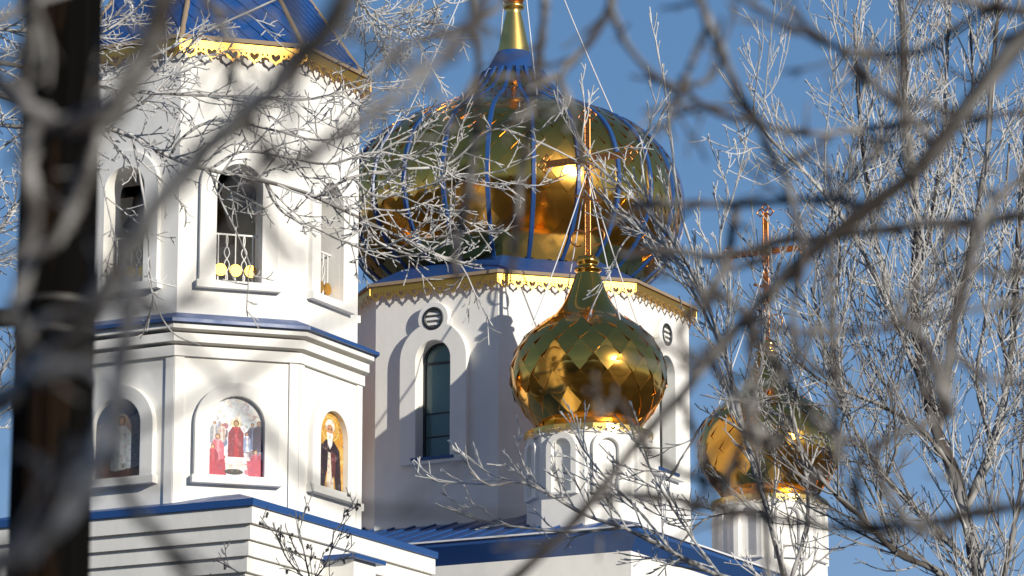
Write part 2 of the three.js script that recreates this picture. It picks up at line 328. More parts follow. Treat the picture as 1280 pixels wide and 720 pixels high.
// ---------------------------------------------------------------- bell tower
const tower = thing('bell_tower', 'white octagonal bell tower with arched openings, niche paintings and blue tent roof', 'bell tower');
tower.position.copy(TOWER); tower.rotation.y = TURN;
{
  const dF = 67.4, faceRot = k => k * Math.PI / 4;
  const yFlash = yr(392, 67.3), yEave = yr(62, dF), yEdge = yr(403, 67.0), yLow = yr(648, 67.0);
  const A1 = 2.68, w1 = 2 * A1 * T8;                             // belfry storey
  const oBot = yr(352, dF), oTop = yr(206, dF), ow = 0.84;
  // belfry walls, one panel a side
  for (let k = 0; k < 8; k++) {
    const s = new THREE.Shape(); s.moveTo(-w1 / 2, yFlash - 0.3); s.lineTo(w1 / 2, yFlash - 0.3); s.lineTo(w1 / 2, yEave + 0.15); s.lineTo(-w1 / 2, yEave + 0.15); s.lineTo(-w1 / 2, yFlash - 0.3);
    const open = k <= 3 || k === 7;
    if (open) s.holes.push(archPath(new THREE.Path(), ow, oBot, oTop));
    const g = ext(s, 0.42); g.translate(0, 0, A1 - 0.42);
    part('belfry_wall', RY(g, faceRot(k)), M.plaster, tower);
    if (!open) continue;
    const f = archPath(new THREE.Shape(), 1.46, oBot - 0.10, oTop + 0.31); f.holes.push(archPath(new THREE.Path(), ow + 0.003, oBot - 0.001, oTop + 0.002));
    const fg = ext(f, 0.085, { bevelEnabled: true, bevelSize: 0.012, bevelThickness: 0.012, bevelSegments: 2, bevelOffset: -0.012 }); fg.translate(0, 0, A1 - 0.002);
    part('opening_surround', RY(fg, faceRot(k)), M.plaster, tower);
    part('sill', RY(box(-0.78, 0.78, oBot - 0.16, oBot - 0.02, A1 - 0.3, A1 + 0.15), faceRot(k)), M.plaster, tower);
    // white railing with gilt roundels
    const rail = new THREE.Group(); rail.name = 'railing'; rail.rotation.y = faceRot(k); tower.add(rail);
    const z = A1 - 0.2, rt = yr(289, dF);
    part('top_rail', box(-ow / 2 + 0.003, ow / 2 - 0.003, rt - 0.03, rt, z - 0.015, z + 0.015), M.white, rail);
    for (let i = -2; i <= 2; i++) {
      const x = i * 0.16, mid = i % 2 === 0;
      if (mid) part('bar', rod(V(x, oBot, z), V(x, rt + (i === 0 ? 0.14 : 0), z), 0.013), M.white, rail);
      else {
        const p = []; for (let q = 0; q <= 16; q++) p.push(V(x + 0.038 * Math.sin(q / 16 * Math.PI * 4) * (q > 3 && q < 13 ? 1.3 : 0.4), oBot + (rt - oBot) * q / 16, z));
        const p2 = p.map(v => V(2 * x - v.x, v.y, v.z));
        part('twisted_bar', [new THREE.TubeGeometry(new THREE.CatmullRomCurve3(p), 40, 0.011, 5), new THREE.TubeGeometry(new THREE.CatmullRomCurve3(p2), 40, 0.011, 5)], M.white, rail);
      }
    }
    for (const x of [-0.28, 0, 0.28]) { const g2 = new THREE.CylinderGeometry(0.115, 0.115, 0.03, 18); g2.rotateX(Math.PI / 2); g2.translate(x, yr(335, dF), z + 0.03); part('roundel', g2, M.goldPaint, rail); }
  }
  part('belfry_floor', oct(2.5, 2.5, oBot - 0.25, oBot - 0.03), M.plaster, tower);
  part('belfry_ceiling', oct(2.6, 2.6, yEave - 0.15, yEave), M.plaster, tower);
  // bells on a beam
  part('bell_beam', [box(-2.1, 2.1, oTop + 0.28, oTop + 0.44, -0.09, 0.09), box(-0.09, 0.09, oTop + 0.45, oTop + 0.6, -2.1, 2.1)], M.wood, tower);
  const bellGeo = new THREE.LatheGeometry([[0.001, 0], [0.14, 0.0], [0.2, -0.08], [0.23, -0.3], [0.29, -0.52], [0.40, -0.66], [0.41, -0.70], [0.37, -0.70]].map(p => new THREE.Vector2(...p)), 24);
  for (const [x, z, k] of [[0, 0, 1.5], [1.5, 0, 0.8], [-1.4, 0, 0.9], [0, 1.55, 0.85]]) {
    const b = share('bell', bellGeo, M.bronze, tower); b.scale.setScalar(k); b.position.set(x, oTop + 0.27, z);
  }
  // eave, pierced valance, tent roof
  const Re = 3.16, Ae = Re * C8, yB = yr(50, 67.1);
  part('eave_soffit', oct(3.1, 3.1, yB - 0.1, yB - 0.02), M.plaster, tower);
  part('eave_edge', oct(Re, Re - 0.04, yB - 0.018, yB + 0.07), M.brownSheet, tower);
  for (let k = 0; k < 8; k++) { const g = valanceFlat(2 * Ae * T8 - 0.02); g.translate(0, yB - 0.025, Ae - 0.06); part('valance', RY(g, faceRot(k)), M.goldPaint, tower); }
  // tent roof
  const Rt = 2.98, At = Rt * C8, Ht = 4.3, y0 = yB + 0.06, Ls = Math.hypot(At, Ht), wB = 2 * At * T8;
  const tent = part('tent_roof', oct(Rt, 0.05, y0, y0 + Ht), M.blue, tower);
  const clip = (poly, a, b, c) => {                              // keep a*u + b*v <= c
    const out = [];
    for (let i = 0; i < poly.length; i++) {
      const p = poly[i], q = poly[(i + 1) % poly.length], dp = a * p[0] + b * p[1] - c, dq = a * q[0] + b * q[1] - c;
      if (dp <= 0) out.push(p);
      if (dp * dq < 0) { const t = dp / (dp - dq); out.push([p[0] + (q[0] - p[0]) * t, p[1] + (q[1] - p[1]) * t]); }
    }
    return out;
  };
  const rest = [];
  for (let k = 0; k < 8; k++) {
    const basis = new THREE.Matrix4().makeBasis(V(1, 0, 0), V(0, Ht / Ls, -At / Ls), V(0, At / Ls, Ht / Ls)); basis.setPosition(0, y0, At);
    basis.premultiply(new THREE.Matrix4().makeRotationY(faceRot(k)));
    const dw = 0.34, dh = 0.46;
    for (let j = 0; j * dh / 2 < Ls; j++) for (let i = -5; i <= 5; i++) {
      const cu = (i + (j % 2) / 2) * dw, cv = j * dh / 2;
      let poly = [[cu, cv - dh / 2], [cu + dw / 2, cv], [cu, cv + dh / 2], [cu - dw / 2, cv]];
      poly = clip(poly, 0, -1, 0); poly = clip(poly, Ls, wB / 2, wB / 2 * Ls); poly = clip(poly, -Ls, wB / 2, wB / 2 * Ls);
      if (poly.length < 3) continue;
      const ar = Math.abs(poly.reduce((t, p, q) => { const n = poly[(q + 1) % poly.length]; return t + p[0] * n[1] - n[0] * p[1]; }, 0)) / 2;
      if (ar < 0.004) continue;
      const lift = p => 0.026 - 0.034 * (p[1] - cv) / dh + rr(-0.001, 0.001), jx = rr(-0.012, 0.012);
      const top = poly.map(p => V(p[0], p[1], lift(p) + (p[0] - cu) * jx)), bot = poly.map(p => V(p[0], p[1], -0.01)), pos = [];
      const tri = (a, b, c) => pos.push(a.x, a.y, a.z, b.x, b.y, b.z, c.x, c.y, c.z);
      for (let q = 1; q < top.length - 1; q++) tri(top[0], top[q], top[q + 1]);
      for (let q = 0; q < top.length; q++) { const n = (q + 1) % top.length; tri(top[q], bot[q], bot[n]); tri(top[q], bot[n], top[n]); }
      const g = new THREE.BufferGeometry(); g.setAttribute('position', new THREE.Float32BufferAttribute(pos, 3)); g.computeVertexNormals(); g.applyMatrix4(basis);
      if (k <= 2) part('shingle', g, M.blue, tent); else rest.push(g);
    }
    // hip capping
    const a = 22.5 * D2R + faceRot(k), p0 = V(Math.sin(a) * Rt, y0, Math.cos(a) * Rt), p1 = V(0, y0 + Ht, 0);
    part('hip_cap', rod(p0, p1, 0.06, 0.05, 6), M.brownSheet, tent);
  }
  part('shingles', rest, M.blue, tent).userData.kind = 'stuff';
  // cornice between the storeys
  part('flashing', [oct(3.32, 2.72, yEdge + 0.03, yFlash + 0.06), oct(3.32, 3.32, yEdge - 0.03, yEdge + 0.03)], M.blue, tower);
  const rows = [[3.22, 403.5, 418], [3.13, 418, 433], [3.05, 433, 450]];
  for (const [R, a, b] of rows) part('cornice_band', oct(R, R, yr(b, dF), yr(a, 67.1)), M.plaster, tower);
  // picture storey
  const R2 = 2.97, A2 = R2 * C8;
  part('lower_wall', oct(R2, R2, yLow - 0.6, yr(450, dF) + 0.02), M.plaster, tower);
  const pBot = yr(596, dF), pTop = yr(497, dF);
  for (let k = 0; k < 8; k++) {
    const pw = 1.0;
    const f = archPath(new THREE.Shape(), 1.56, pBot - 0.12, pTop + 0.25); f.holes.push(archPath(new THREE.Path(), pw, pBot, pTop));
    const fg = ext(f, 0.11, { bevelEnabled: true, bevelSize: 0.014, bevelThickness: 0.014, bevelSegments: 2, bevelOffset: -0.014 }); fg.translate(0, 0, A2 - 0.003);
    part('niche_surround', RY(fg, faceRot(k)), M.plaster, tower);
    part('sill', RY(box(-0.82, 0.82, pBot - 0.16, pBot - 0.021, A2 - 0.05, A2 + 0.17), faceRot(k)), M.plaster, tower);
    // corner pilaster strips that frame the panel
    for (const s of [-1, 1]) part('corner_strip', RY(box(s > 0 ? A2 * T8 - 0.17 : -A2 * T8 - 0.005, s > 0 ? A2 * T8 + 0.005 : -A2 * T8 + 0.17, yLow - 0.5, yr(450, dF), A2 - 0.05, A2 + 0.035), faceRot(k)), M.plaster, tower);
    if (k > 2) continue;
    const ps = archPath(new THREE.Shape(), pw - 0.02, pBot + 0.005, pTop - 0.01), pg = new THREE.ShapeGeometry(ps, 20), uv = pg.attributes.uv;
    for (let i = 0; i < uv.count; i++) uv.setXY(i, pg.attributes.position.getX(i) / pw + 0.5, (pg.attributes.position.getY(i) - pBot) / (pTop - pBot));
    pg.translate(0, 0, A2 + 0.012);
    const pm = part('niche_painting', RY(pg, faceRot(k)), pictureMats[k], tower, false);
    pm.userData.label = ['dim niche painting of a pale standing figure', 'niche painting of a figure in red among others on white', 'niche painting of a bearded figure in dark cloak on gold'][k];
  }
  // square base
  const ex = 3.06, ez = 3.16, zb = -3.6, yc = yr(622, 65.8), yk = yr(631, 65.8);
  {
    // sloping sheet roof over the corners of the base
    const P = [[-ex, zb], [ex, zb], [ex, ez], [-ex, ez]], Q = [[-2.2, -2.2], [2.2, -2.2], [2.2, 2.2], [-2.2, 2.2]], pos = [], yT = yc + 0.28;
    for (let i = 0; i < 4; i++) { const j = (i + 1) % 4, a = V(P[i][0], yc, P[i][1]), b = V(P[j][0], yc, P[j][1]), c = V(Q[j][0], yT, Q[j][1]), d = V(Q[i][0], yT, Q[i][1]); for (const v of [a, c, b, a, d, c]) pos.push(v.x, v.y, v.z); }
    const g = new THREE.BufferGeometry(); g.setAttribute('position', new THREE.Float32BufferAttribute(pos, 3)); g.computeVertexNormals();
    part('base_roof', [g, box(-ex, ex, yk, yc - 0.001, zb, ez)], M.blue, tower);
  }
  let yy = yk; const steps = [[0.05, 0.30], [0.13, 0.27], [0.20, 0.27], [0.27, 0.27]];
  for (const [inset, h] of steps) { part('base_cornice_band', box(-ex + inset, ex - inset, yy - h, yy - 0.001, zb + 0.02, ez - inset), M.plaster, tower); yy -= h; }
  part('base_wall', box(-ex + 0.35, ex - 0.35, 0, yy - 0.001, zb + 0.02, ez - 0.35), M.plaster, tower);
  // little capped projection on the sunlit side
  const yb = yr(693, 67.9);
  part('side_bay', box(ex - 0.4, ex + 0.42, 0, yb - 0.05, -0.45, 0.35), M.plaster, tower);
  part('side_bay_cap', box(ex - 0.4, ex + 0.55, yb - 0.049, yb + 0.03, -0.6, 0.5), M.blue, tower);
}

// ---------------------------------------------------------------- church
const church = thing('church', 'white church with large gilded blue-ribbed onion dome and small gilded onion domes', 'church');
church.position.copy(CHURCH); church.rotation.y = TURN;
function window_(parent, A, rot, w, y0, y1) {
  const g = new THREE.Group(); g.name = 'window'; g.rotation.y = rot; parent.add(g);
  const z = A - 0.22, fr = archPath(new THREE.Shape(), w - 0.004, y0 + 0.002, y1 - 0.002); fr.holes.push(archPath(new THREE.Path(), w - 0.11, y0 + 0.06, y1 - 0.055));
  const fg = ext(fr, 0.06); fg.translate(0, 0, z); part('window_frame', fg, M.frameDark, g);
  const H = y1 - y0, bars = [y1 - w * 0.52, y0 + H * 0.40, y0 + H * 0.2];
  bars.forEach((y, i) => part('glazing_bar', box(-w / 2 + 0.05, w / 2 - 0.05, y - (i ? 0.010 : 0.025), y + (i ? 0.010 : 0.025), z + 0.005, z + 0.05), M.frameDark, g));
  const cuts = [y0 + 0.06, bars[2] - 0.011, bars[1] - 0.011, bars[0] - 0.026];
  const top = [bars[2], bars[1], bars[0]];
  for (let i = 0; i < 3; i++) { const q = new THREE.PlaneGeometry(w - 0.112, top[i] - (i ? top[i - 1] : y0 + 0.06) - 0.01); q.translate(0, (top[i] + (i ? top[i - 1] : y0 + 0.06)) / 2, z + 0.025); part('pane', q, M.glass, g); }
  const r = (w - 0.112) / 2, s = new THREE.Shape(); s.moveTo(-r, bars[0] + 0.02); s.lineTo(r, bars[0] + 0.02); s.lineTo(r, y1 - 0.055 - r); s.absarc(0, y1 - 0.055 - r, r, 0, Math.PI, false);
  const q = new THREE.ShapeGeometry(s, 14); q.translate(0, 0, z + 0.025); part('pane', q, M.glass, g);
  part('window_sill', box(-w / 2 - 0.10, w / 2 + 0.10, y0 - 0.05, y0 + 0.012, A - 0.2, A + 0.19), M.blue, g);
  return g;
}
{
  const dC = 81, faceRot = k => k * Math.PI / 4;
  const R = 3.78, A = R * C8, w = 2 * A * T8, dL = 77.9;
  const yTop = yr(352, dL), yBase = yr(668, dL) - 0.8;
  const wy0 = yr(573, dL), wy1 = yr(427, dL), ww = 0.80, vy = yr(400, dL);
  for (let k = 0; k < 8; k++) {
    const s = new THREE.Shape(); s.moveTo(-w / 2, yBase); s.lineTo(w / 2, yBase); s.lineTo(w / 2, yTop + 0.1); s.lineTo(-w / 2, yTop + 0.1); s.lineTo(-w / 2, yBase);
    const open = k % 2 === 0;
    if (open) s.holes.push(archPath(new THREE.Path(), ww, wy0, wy1));
    const g = ext(s, 0.4); g.translate(0, 0, A - 0.4);
    part('drum_wall', RY(g, faceRot(k)), M.plaster, church);
    if (!open) continue;
    // keyhole surround: arch that swells round the vent above it
    const hw = 0.79, sp = wy1 - ww / 2, f = new THREE.Shape(), vr = 0.36, dy = 0.20;
    const a0 = Math.asin(Math.min(1, vr * 0.86 / hw)), xc = hw * Math.sin(a0), yc = sp + hw * Math.cos(a0);
    f.moveTo(-hw, wy0 - 0.12); f.lineTo(hw, wy0 - 0.12); f.lineTo(hw, sp); f.absarc(0, sp, hw, 0, Math.PI / 2 - a0, false);
    const b0 = Math.asin(Math.max(-0.95, Math.min(0.95, (yc - vy) / vr)));
    f.absarc(0, vy, vr, b0, Math.PI - b0, false); f.absarc(0, sp, hw, Math.PI / 2 + a0, Math.PI, false); f.lineTo(-hw, wy0 - 0.12);
    f.holes.push(archPath(new THREE.Path(), ww + 0.002, wy0 - 0.0, wy1 + 0.001)); const vh = new THREE.Path(); vh.absarc(0, vy, 0.235, 0, Math.PI * 2); f.holes.push(vh);
    const fg = ext(f, 0.15, { bevelEnabled: true, bevelSize: 0.015, bevelThickness: 0.015, bevelSegments: 2, bevelOffset: -0.015 }); fg.translate(0, 0, A - 0.003);
    part('window_surround', RY(fg, faceRot(k)), M.plaster, church);
    window_(church, A, faceRot(k), ww, wy0, wy1);
    const vent = new THREE.Group(); vent.name = 'vent'; vent.rotation.y = faceRot(k); church.add(vent);
    const ring = new THREE.TorusGeometry(0.215, 0.035, 8, 28); ring.translate(0, vy, A + 0.15); part('vent_ring', ring, M.frameDark, vent);
    const bk = new THREE.CircleGeometry(0.21, 24); bk.translate(0, vy, A + 0.004); part('vent_back', bk, M.plaster, vent);
    for (const q of [-0.11, 0, 0.11]) { const sl = box(-Math.sqrt(0.21 ** 2 - q * q), Math.sqrt(0.21 ** 2 - q * q), -0.035, 0.035, -0.008, 0.008); sl.rotateX(-0.5); sl.translate(0, vy + q, A + 0.13); part('vent_slat', sl, M.white, vent); }
  }
  part('drum_interior', oct(3.2, 3.2, yBase, yTop), M.plaster, church);
  // eave of the drum
  const Re = 4.0, Ae = Re * C8, yB = yr(341, 77.2);
  part('eave_soffit', oct(3.94, 3.94, yB - 0.1, yB - 0.03), M.plaster, church);
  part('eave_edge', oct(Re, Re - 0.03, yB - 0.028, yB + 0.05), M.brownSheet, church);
  for (let k = 0; k < 8; k++) { const g = valanceFlat(2 * Ae * T8 - 0.02, 0.86); g.translate(0, yB - 0.032, Ae - 0.06); part('valance', RY(g, faceRot(k)), M.goldPaint, church); }
  part('dome_skirt', oct(Re - 0.05, 2.70, yB + 0.05, yB + 0.68), M.blue, church);
  // main dome
  const S = 58.0, prof = [[158, 360], [174, 348], [188, 335], [200, 316], [210, 295], [214, 268], [211, 240], [203, 216], [188, 193], [167, 175], [146, 162], [122, 152], [98, 141], [76, 131], [58, 119], [46, 105], [38, 92]].map(([r, y]) => [r / S, yr(y, dC)]);
  const pc = profileCurve(prof);
  const dome = new THREE.Group(); dome.name = 'main_dome'; church.add(dome);
  part('dome_shell', new THREE.LatheGeometry(pc.P.filter((_, i) => i % 4 === 0).map(p => new THREE.Vector2(p.x - 0.012, p.y)), 96), M.gold[1], dome);
  domeTiles(dome, pc, 48, 0.30, 0.12, pc.L - 0.25, 300, -TURN, 0.004);
  const ribPts = pc.P.filter((_, i) => i % 6 === 0);
  { // one rib: a folded strip that follows the profile
    const pos = [], n = ribPts.length, hw = 0.055;
    for (let i = 0; i < n - 1; i++) {
      const a = ribPts[i], b = ribPts[i + 1], wa = Math.min(hw, a.x * 0.075), wb = Math.min(hw, b.x * 0.075);
      const c = [V(-wa, a.y, a.x - 0.01), V(-wa * 0.7, a.y, a.x + 0.055), V(wa * 0.7, a.y, a.x + 0.055), V(wa, a.y, a.x - 0.01)], d = [V(-wb, b.y, b.x - 0.01), V(-wb * 0.7, b.y, b.x + 0.055), V(wb * 0.7, b.y, b.x + 0.055), V(wb, b.y, b.x - 0.01)];
      for (let q = 0; q < 3; q++) for (const v of [c[q], c[q + 1], d[q + 1], c[q], d[q + 1], d[q]]) pos.push(v.x, v.y, v.z);
    }
    const g = new THREE.BufferGeometry(); g.setAttribute('position', new THREE.Float32BufferAttribute(pos, 3)); g.computeVertexNormals(); uvMetres(g);
    for (let i = 0; i < 24; i++) { const m = share('rib', g, M.blue, dome); m.rotation.y = (3.8 + i * 15) * D2R; }
  }
  const cap = [[47, 106], [40, 96], [33, 86], [27, 76], [22, 67]].map(([r, y]) => new THREE.Vector2(r / S, yr(y, dC)));
  part('dome_cap', new THREE.LatheGeometry(cap, 32), M.blue, dome);
  const neck = [[21, 68], [19, 58], [16, 44], [13, 30], [10, 18], [9, 12], [13, 11], [14, 7], [9, 5]].map(([r, y]) => new THREE.Vector2(r / S, yr(y, dC)));
  part('dome_neck', new THREE.LatheGeometry(neck, 32), M.goldLeaf, dome);
  const ob = new THREE.SphereGeometry(0.25, 24, 16); ob.translate(0, yr(-4, dC), 0); part('orb', ob, M.copper, dome);
  const foot = V(0, yr(-14, dC), 0); buildCross(church, foot, 1.55, 139 / S, foot.y - yr(155, dC), (12 + 27.3) * D2R);

  // hall under the drum
  const hx = 6.05, hz = 6.55, yE = yr(655, 72.2), fh = 0.40;
  {
    const P = [[-hx, -hz], [hx, -hz], [hx, hz], [-hx, hz]], Q = [[-2.6, -2.9], [2.6, -2.9], [2.6, 2.9], [-2.6, 2.9]], pos = [], yT = yE + 1.10;
    for (let i = 0; i < 4; i++) { const j = (i + 1) % 4, a = V(P[i][0], yE, P[i][1]), b = V(P[j][0], yE, P[j][1]), c = V(Q[j][0], yT, Q[j][1]), d = V(Q[i][0], yT, Q[i][1]); for (const v of [a, c, b, a, d, c]) pos.push(v.x, v.y, v.z); }
    const g = new THREE.BufferGeometry(); g.setAttribute('position', new THREE.Float32BufferAttribute(pos, 3)); g.computeVertexNormals();
    const roof = part('hall_roof', g, M.blue, church);
    const seam = (a, b) => { const m = part('standing_seam', rod(a, b, 0.028, 0.028, 4), M.blue, roof); return m; };
    for (let i = -12; i <= 12; i++) {
      const x = i * 0.49, e = (t, h, q) => h - (h - q) * t;
      const tz = Math.abs(x) > 2.6 ? 1 - (Math.abs(x) - 2.6) / (hx - 2.6) : 1, zz = hz - (hz - 2.9) * tz, yz = yE + 1.10 * tz;
      seam(V(x, yE + 0.015, hz - 0.01), V(x, yz + 0.015, zz));
      const z = i * 0.53, tx = Math.abs(z) > 2.9 ? 1 - (Math.abs(z) - 2.9) / (hz - 2.9) : 1;
      seam(V(hx - 0.01, yE + 0.015, z), V(hx - (hx - 2.6) * tx, yE + 1.10 * tx + 0.015, z));
    }
    part('hip_cap', [rod(V(hx, yE + 0.01, hz), V(2.6, yT + 0.01, 2.9), 0.05, 0.05, 6)], M.blue, roof);
  }
  { // boxed eave: short upright lip, then sheet metal running back under to the wall
    const ring = (x, z, y) => [[-x, -z], [x, -z], [x, z], [-x, z]].map(p => V(p[0], y, p[1])), L = [ring(hx, hz, yE - 0.004), ring(hx, hz, yE - 0.09), ring(hx - 0.34, hz - 0.34, yE - fh - 0.06)], pos = [];
    for (let q = 0; q < 2; q++) for (let i = 0; i < 4; i++) { const j = (i + 1) % 4; for (const v of [L[q][i], L[q][j], L[q + 1][j], L[q][i], L[q + 1][j], L[q + 1][i]]) pos.push(v.x, v.y, v.z); }
    const g = new THREE.BufferGeometry(); g.setAttribute('position', new THREE.Float32BufferAttribute(pos, 3)); g.computeVertexNormals();
    part('boxed_eave', g, M.blue, church);
  }
  part('eave_trim', [box(-hx - 0.05, hx + 0.05, yE - 0.003, yE + 0.03, hz - 0.05, hz + 0.05), box(hx - 0.05, hx + 0.051, yE - 0.003, yE + 0.03, -hz, hz - 0.051)], M.chain, church);
  part('hall_soffit', box(-hx + 0.5, hx - 0.5, yE - fh - 0.02, yE - fh + 0.05, -hz + 0.5, hz - 0.5), M.plaster, church);
  part('hall_cornice_band', box(-hx + 0.3, hx - 0.3, yE - 1.0, yE - fh + 0.009, -hz + 0.3, hz - 0.3), M.plaster, church);
  part('hall_cornice_band', box(-hx + 0.38, hx - 0.38, yE - 1.45, yE - 1.001, -hz + 0.38, hz - 0.38), M.plaster, church);
  part('hall_wall', box(-hx + 0.46, hx - 0.46, 0, yE - 1.451, -hz + 0.46, hz - 0.46), M.plaster, church);
  part('link_wall', box(-2.4, 2.4, 0, yE - 1.6, hz - 0.5, hz + 2.75), M.plaster, church);
  part('link_roof', box(-2.6, 2.6, yE - 1.599, yE - 1.45, hz - 0.44, hz + 2.7), M.blue, church);

  // small corner cupolas
  const S2 = 62.7, d2 = 74.96, R2 = 1.24, A2 = R2 * C8, mk = (x, z) => {
    const turret = new THREE.Group(); turret.name = 'turret'; turret.position.set(x, 0, z); church.add(turret);
    const dF = 73.9, t1 = yr(545, d2), t0 = yE;
    part('turret_wall', oct(R2, R2, t0, t1), M.plaster, turret);
    part('turret_cornice', [oct(R2 + 0.05, R2 + 0.05, t1 - 0.10, t1 + 0.03)], M.plaster, turret);
    for (let k = 0; k < 8; k++) {
      const b = yr(612, dF), t = yr(546, dF), f = archPath(new THREE.Shape(), 0.68, b - 0.06, t + 0.14); f.holes.push(archPath(new THREE.Path(), 0.40, b, t));
      const g = ext(f, 0.085, { bevelEnabled: true, bevelSize: 0.015, bevelThickness: 0.015, bevelSegments: 2, bevelOffset: -0.015 }); g.translate(0, 0, A2 - 0.003); part('blind_window_surround', RY(g, faceRot(k)), M.plaster, turret);
    }
    const dome = new THREE.Group(); dome.name = 'small_dome'; dome.position.set(x, 0, z); church.add(dome);
    const prof = [[62, 538], [69, 528], [77, 517], [87, 505], [94, 492], [98, 476], [98.5, 462], [95, 446], [87, 430], [75, 415], [62, 405], [48, 396], [38, 386], [31, 376], [25, 364], [20, 351], [16, 340]].map(([r, y]) => [r / S2, yr(y, d2)]);
    const pc = profileCurve(prof);
    part('dome_shell', new THREE.LatheGeometry(pc.P.filter((_, i) => i % 3 === 0).map(p => new THREE.Vector2(p.x - 0.010, p.y)), 72), M.gold[1], dome);
    domeTiles(dome, pc, 18, 0.33, 0.16, pc.L * 0.70, 300, -TURN, 0.006);
    part('dome_collar', new THREE.LatheGeometry([[62, 546], [70, 544], [73, 541], [71, 537], [62, 535]].map(([r, y]) => new THREE.Vector2(r / S2, yr(y, d2))), 48), M.goldLeaf, dome);
    const vg = valanceRound(80 / S2, 30, 0.45); vg.translate(0, yr(541, d2), 0); part('valance', vg, M.goldLeaf, dome);
    part('finial', new THREE.LatheGeometry([[15, 342], [13, 338], [17, 336], [17, 333], [11, 331], [13, 328], [15, 324], [13, 319], [8, 317], [4, 316]].map(([r, y]) => new THREE.Vector2(r / S2, yr(y, d2))), 28), M.gold[3], dome);
    const foot = V(x, yr(319, d2), z); buildCross(church, foot, 1.0, 80 / S2, foot.y - yr(412, d2), (-TURN) + 0.5);
  };
  mk(4.0, 4.5); mk(4.0, -4.5); mk(-4.0, 4.5); mk(-4.0, -4.5);
}
// ---------------------------------------------------------------- bark, frost and branch tubes
const BARK = [0.052, 0.042, 0.037], RIME = [0.78, 0.77, 0.76];
class Tubes {
  constructor() { this.p = []; this.n = []; this.c = []; this.i = []; }
  // pts: Vector3[], rad: number[], frost: 0..1 share of the bark under rime
  add(pts, rad, frost, sides = 5, rough = 0.18) {
    const base = this.p.length / 3, T = V(0, 0, 0), U = V(0, 0, 0), W = V(0, 0, 0), ph = rnd() * 6.28;
    U.set(rnd() - 0.5, rnd() - 0.5, rnd() - 0.5);
    for (let k = 0; k < pts.length; k++) {
      T.copy(pts[Math.min(k + 1, pts.length - 1)]).sub(pts[Math.max(k - 1, 0)]).normalize();
      U.addScaledVector(T, -U.dot(T)); if (U.lengthSq() < 1e-8) U.set(1, 0.3, 0.2).addScaledVector(T, -T.x); U.normalize(); W.crossVectors(T, U);
      for (let s = 0; s < sides; s++) {
        const a = s / sides * Math.PI * 2, ca = Math.cos(a), sa = Math.sin(a), r = rad[k] * (1 + rough * (rnd() * 2 - 1));
        const nx = U.x * ca + W.x * sa, ny = U.y * ca + W.y * sa, nz = U.z * ca + W.z * sa, q = pts[k];
        this.p.push(q.x + nx * r, q.y + ny * r, q.z + nz * r); this.n.push(nx, ny, nz);
        let m = frost + 0.38 * (rnd() - 0.5) + 0.22 * Math.sin(a + ph + k * 0.35); m = Math.max(0, Math.min(1, m));
        for (let z = 0; z < 3; z++) this.c.push(BARK[z] + (RIME[z] - BARK[z]) * m);
        if (k) { const b0 = base + (k - 1) * sides, b1 = base + k * sides, s2 = (s + 1) % sides; this.i.push(b0 + s, b0 + s2, b1 + s2, b0 + s, b1 + s2, b1 + s); }
      }
    }
    const tip = this.p.length / 3, e = pts[pts.length - 1], l0 = tip - sides;
    T.copy(e).sub(pts[pts.length - 2]).normalize();
    this.p.push(e.x + T.x * rad[rad.length - 1], e.y + T.y * rad[rad.length - 1], e.z + T.z * rad[rad.length - 1]); this.n.push(T.x, T.y, T.z);
    for (let z = 0; z < 3; z++) this.c.push(BARK[z] + (RIME[z] - BARK[z]) * Math.min(1, frost + 0.1));
    for (let s = 0; s < sides; s++) this.i.push(l0 + s, l0 + (s + 1) % sides, tip);
  }
  get tris() { return this.i.length / 3; }
  mesh(name, parent, kind) {
    const g = new THREE.BufferGeometry();
    g.setAttribute('position', new THREE.Float32BufferAttribute(this.p, 3)); g.setAttribute('normal', new THREE.Float32BufferAttribute(this.n, 3));
    g.setAttribute('color', new THREE.Float32BufferAttribute(this.c, 3)); g.setIndex(this.i);
    const m = new THREE.Mesh(g, M.tree); m.name = name; if (kind) m.userData.kind = kind; parent.add(m); return m;
  }
}
const sm = (a, b, t) => a + (b - a) * t;
function wander(pts, n, amp) {                                    // smooth path through points, with small kinks
  const c = new THREE.CatmullRomCurve3(pts, false, 'centripetal'), out = c.getSpacedPoints(n);
  for (let k = 1; k < out.length; k++) out[k].add(V(rr(-amp, amp), rr(-amp, amp), rr(-amp, amp)));
  return out;
}
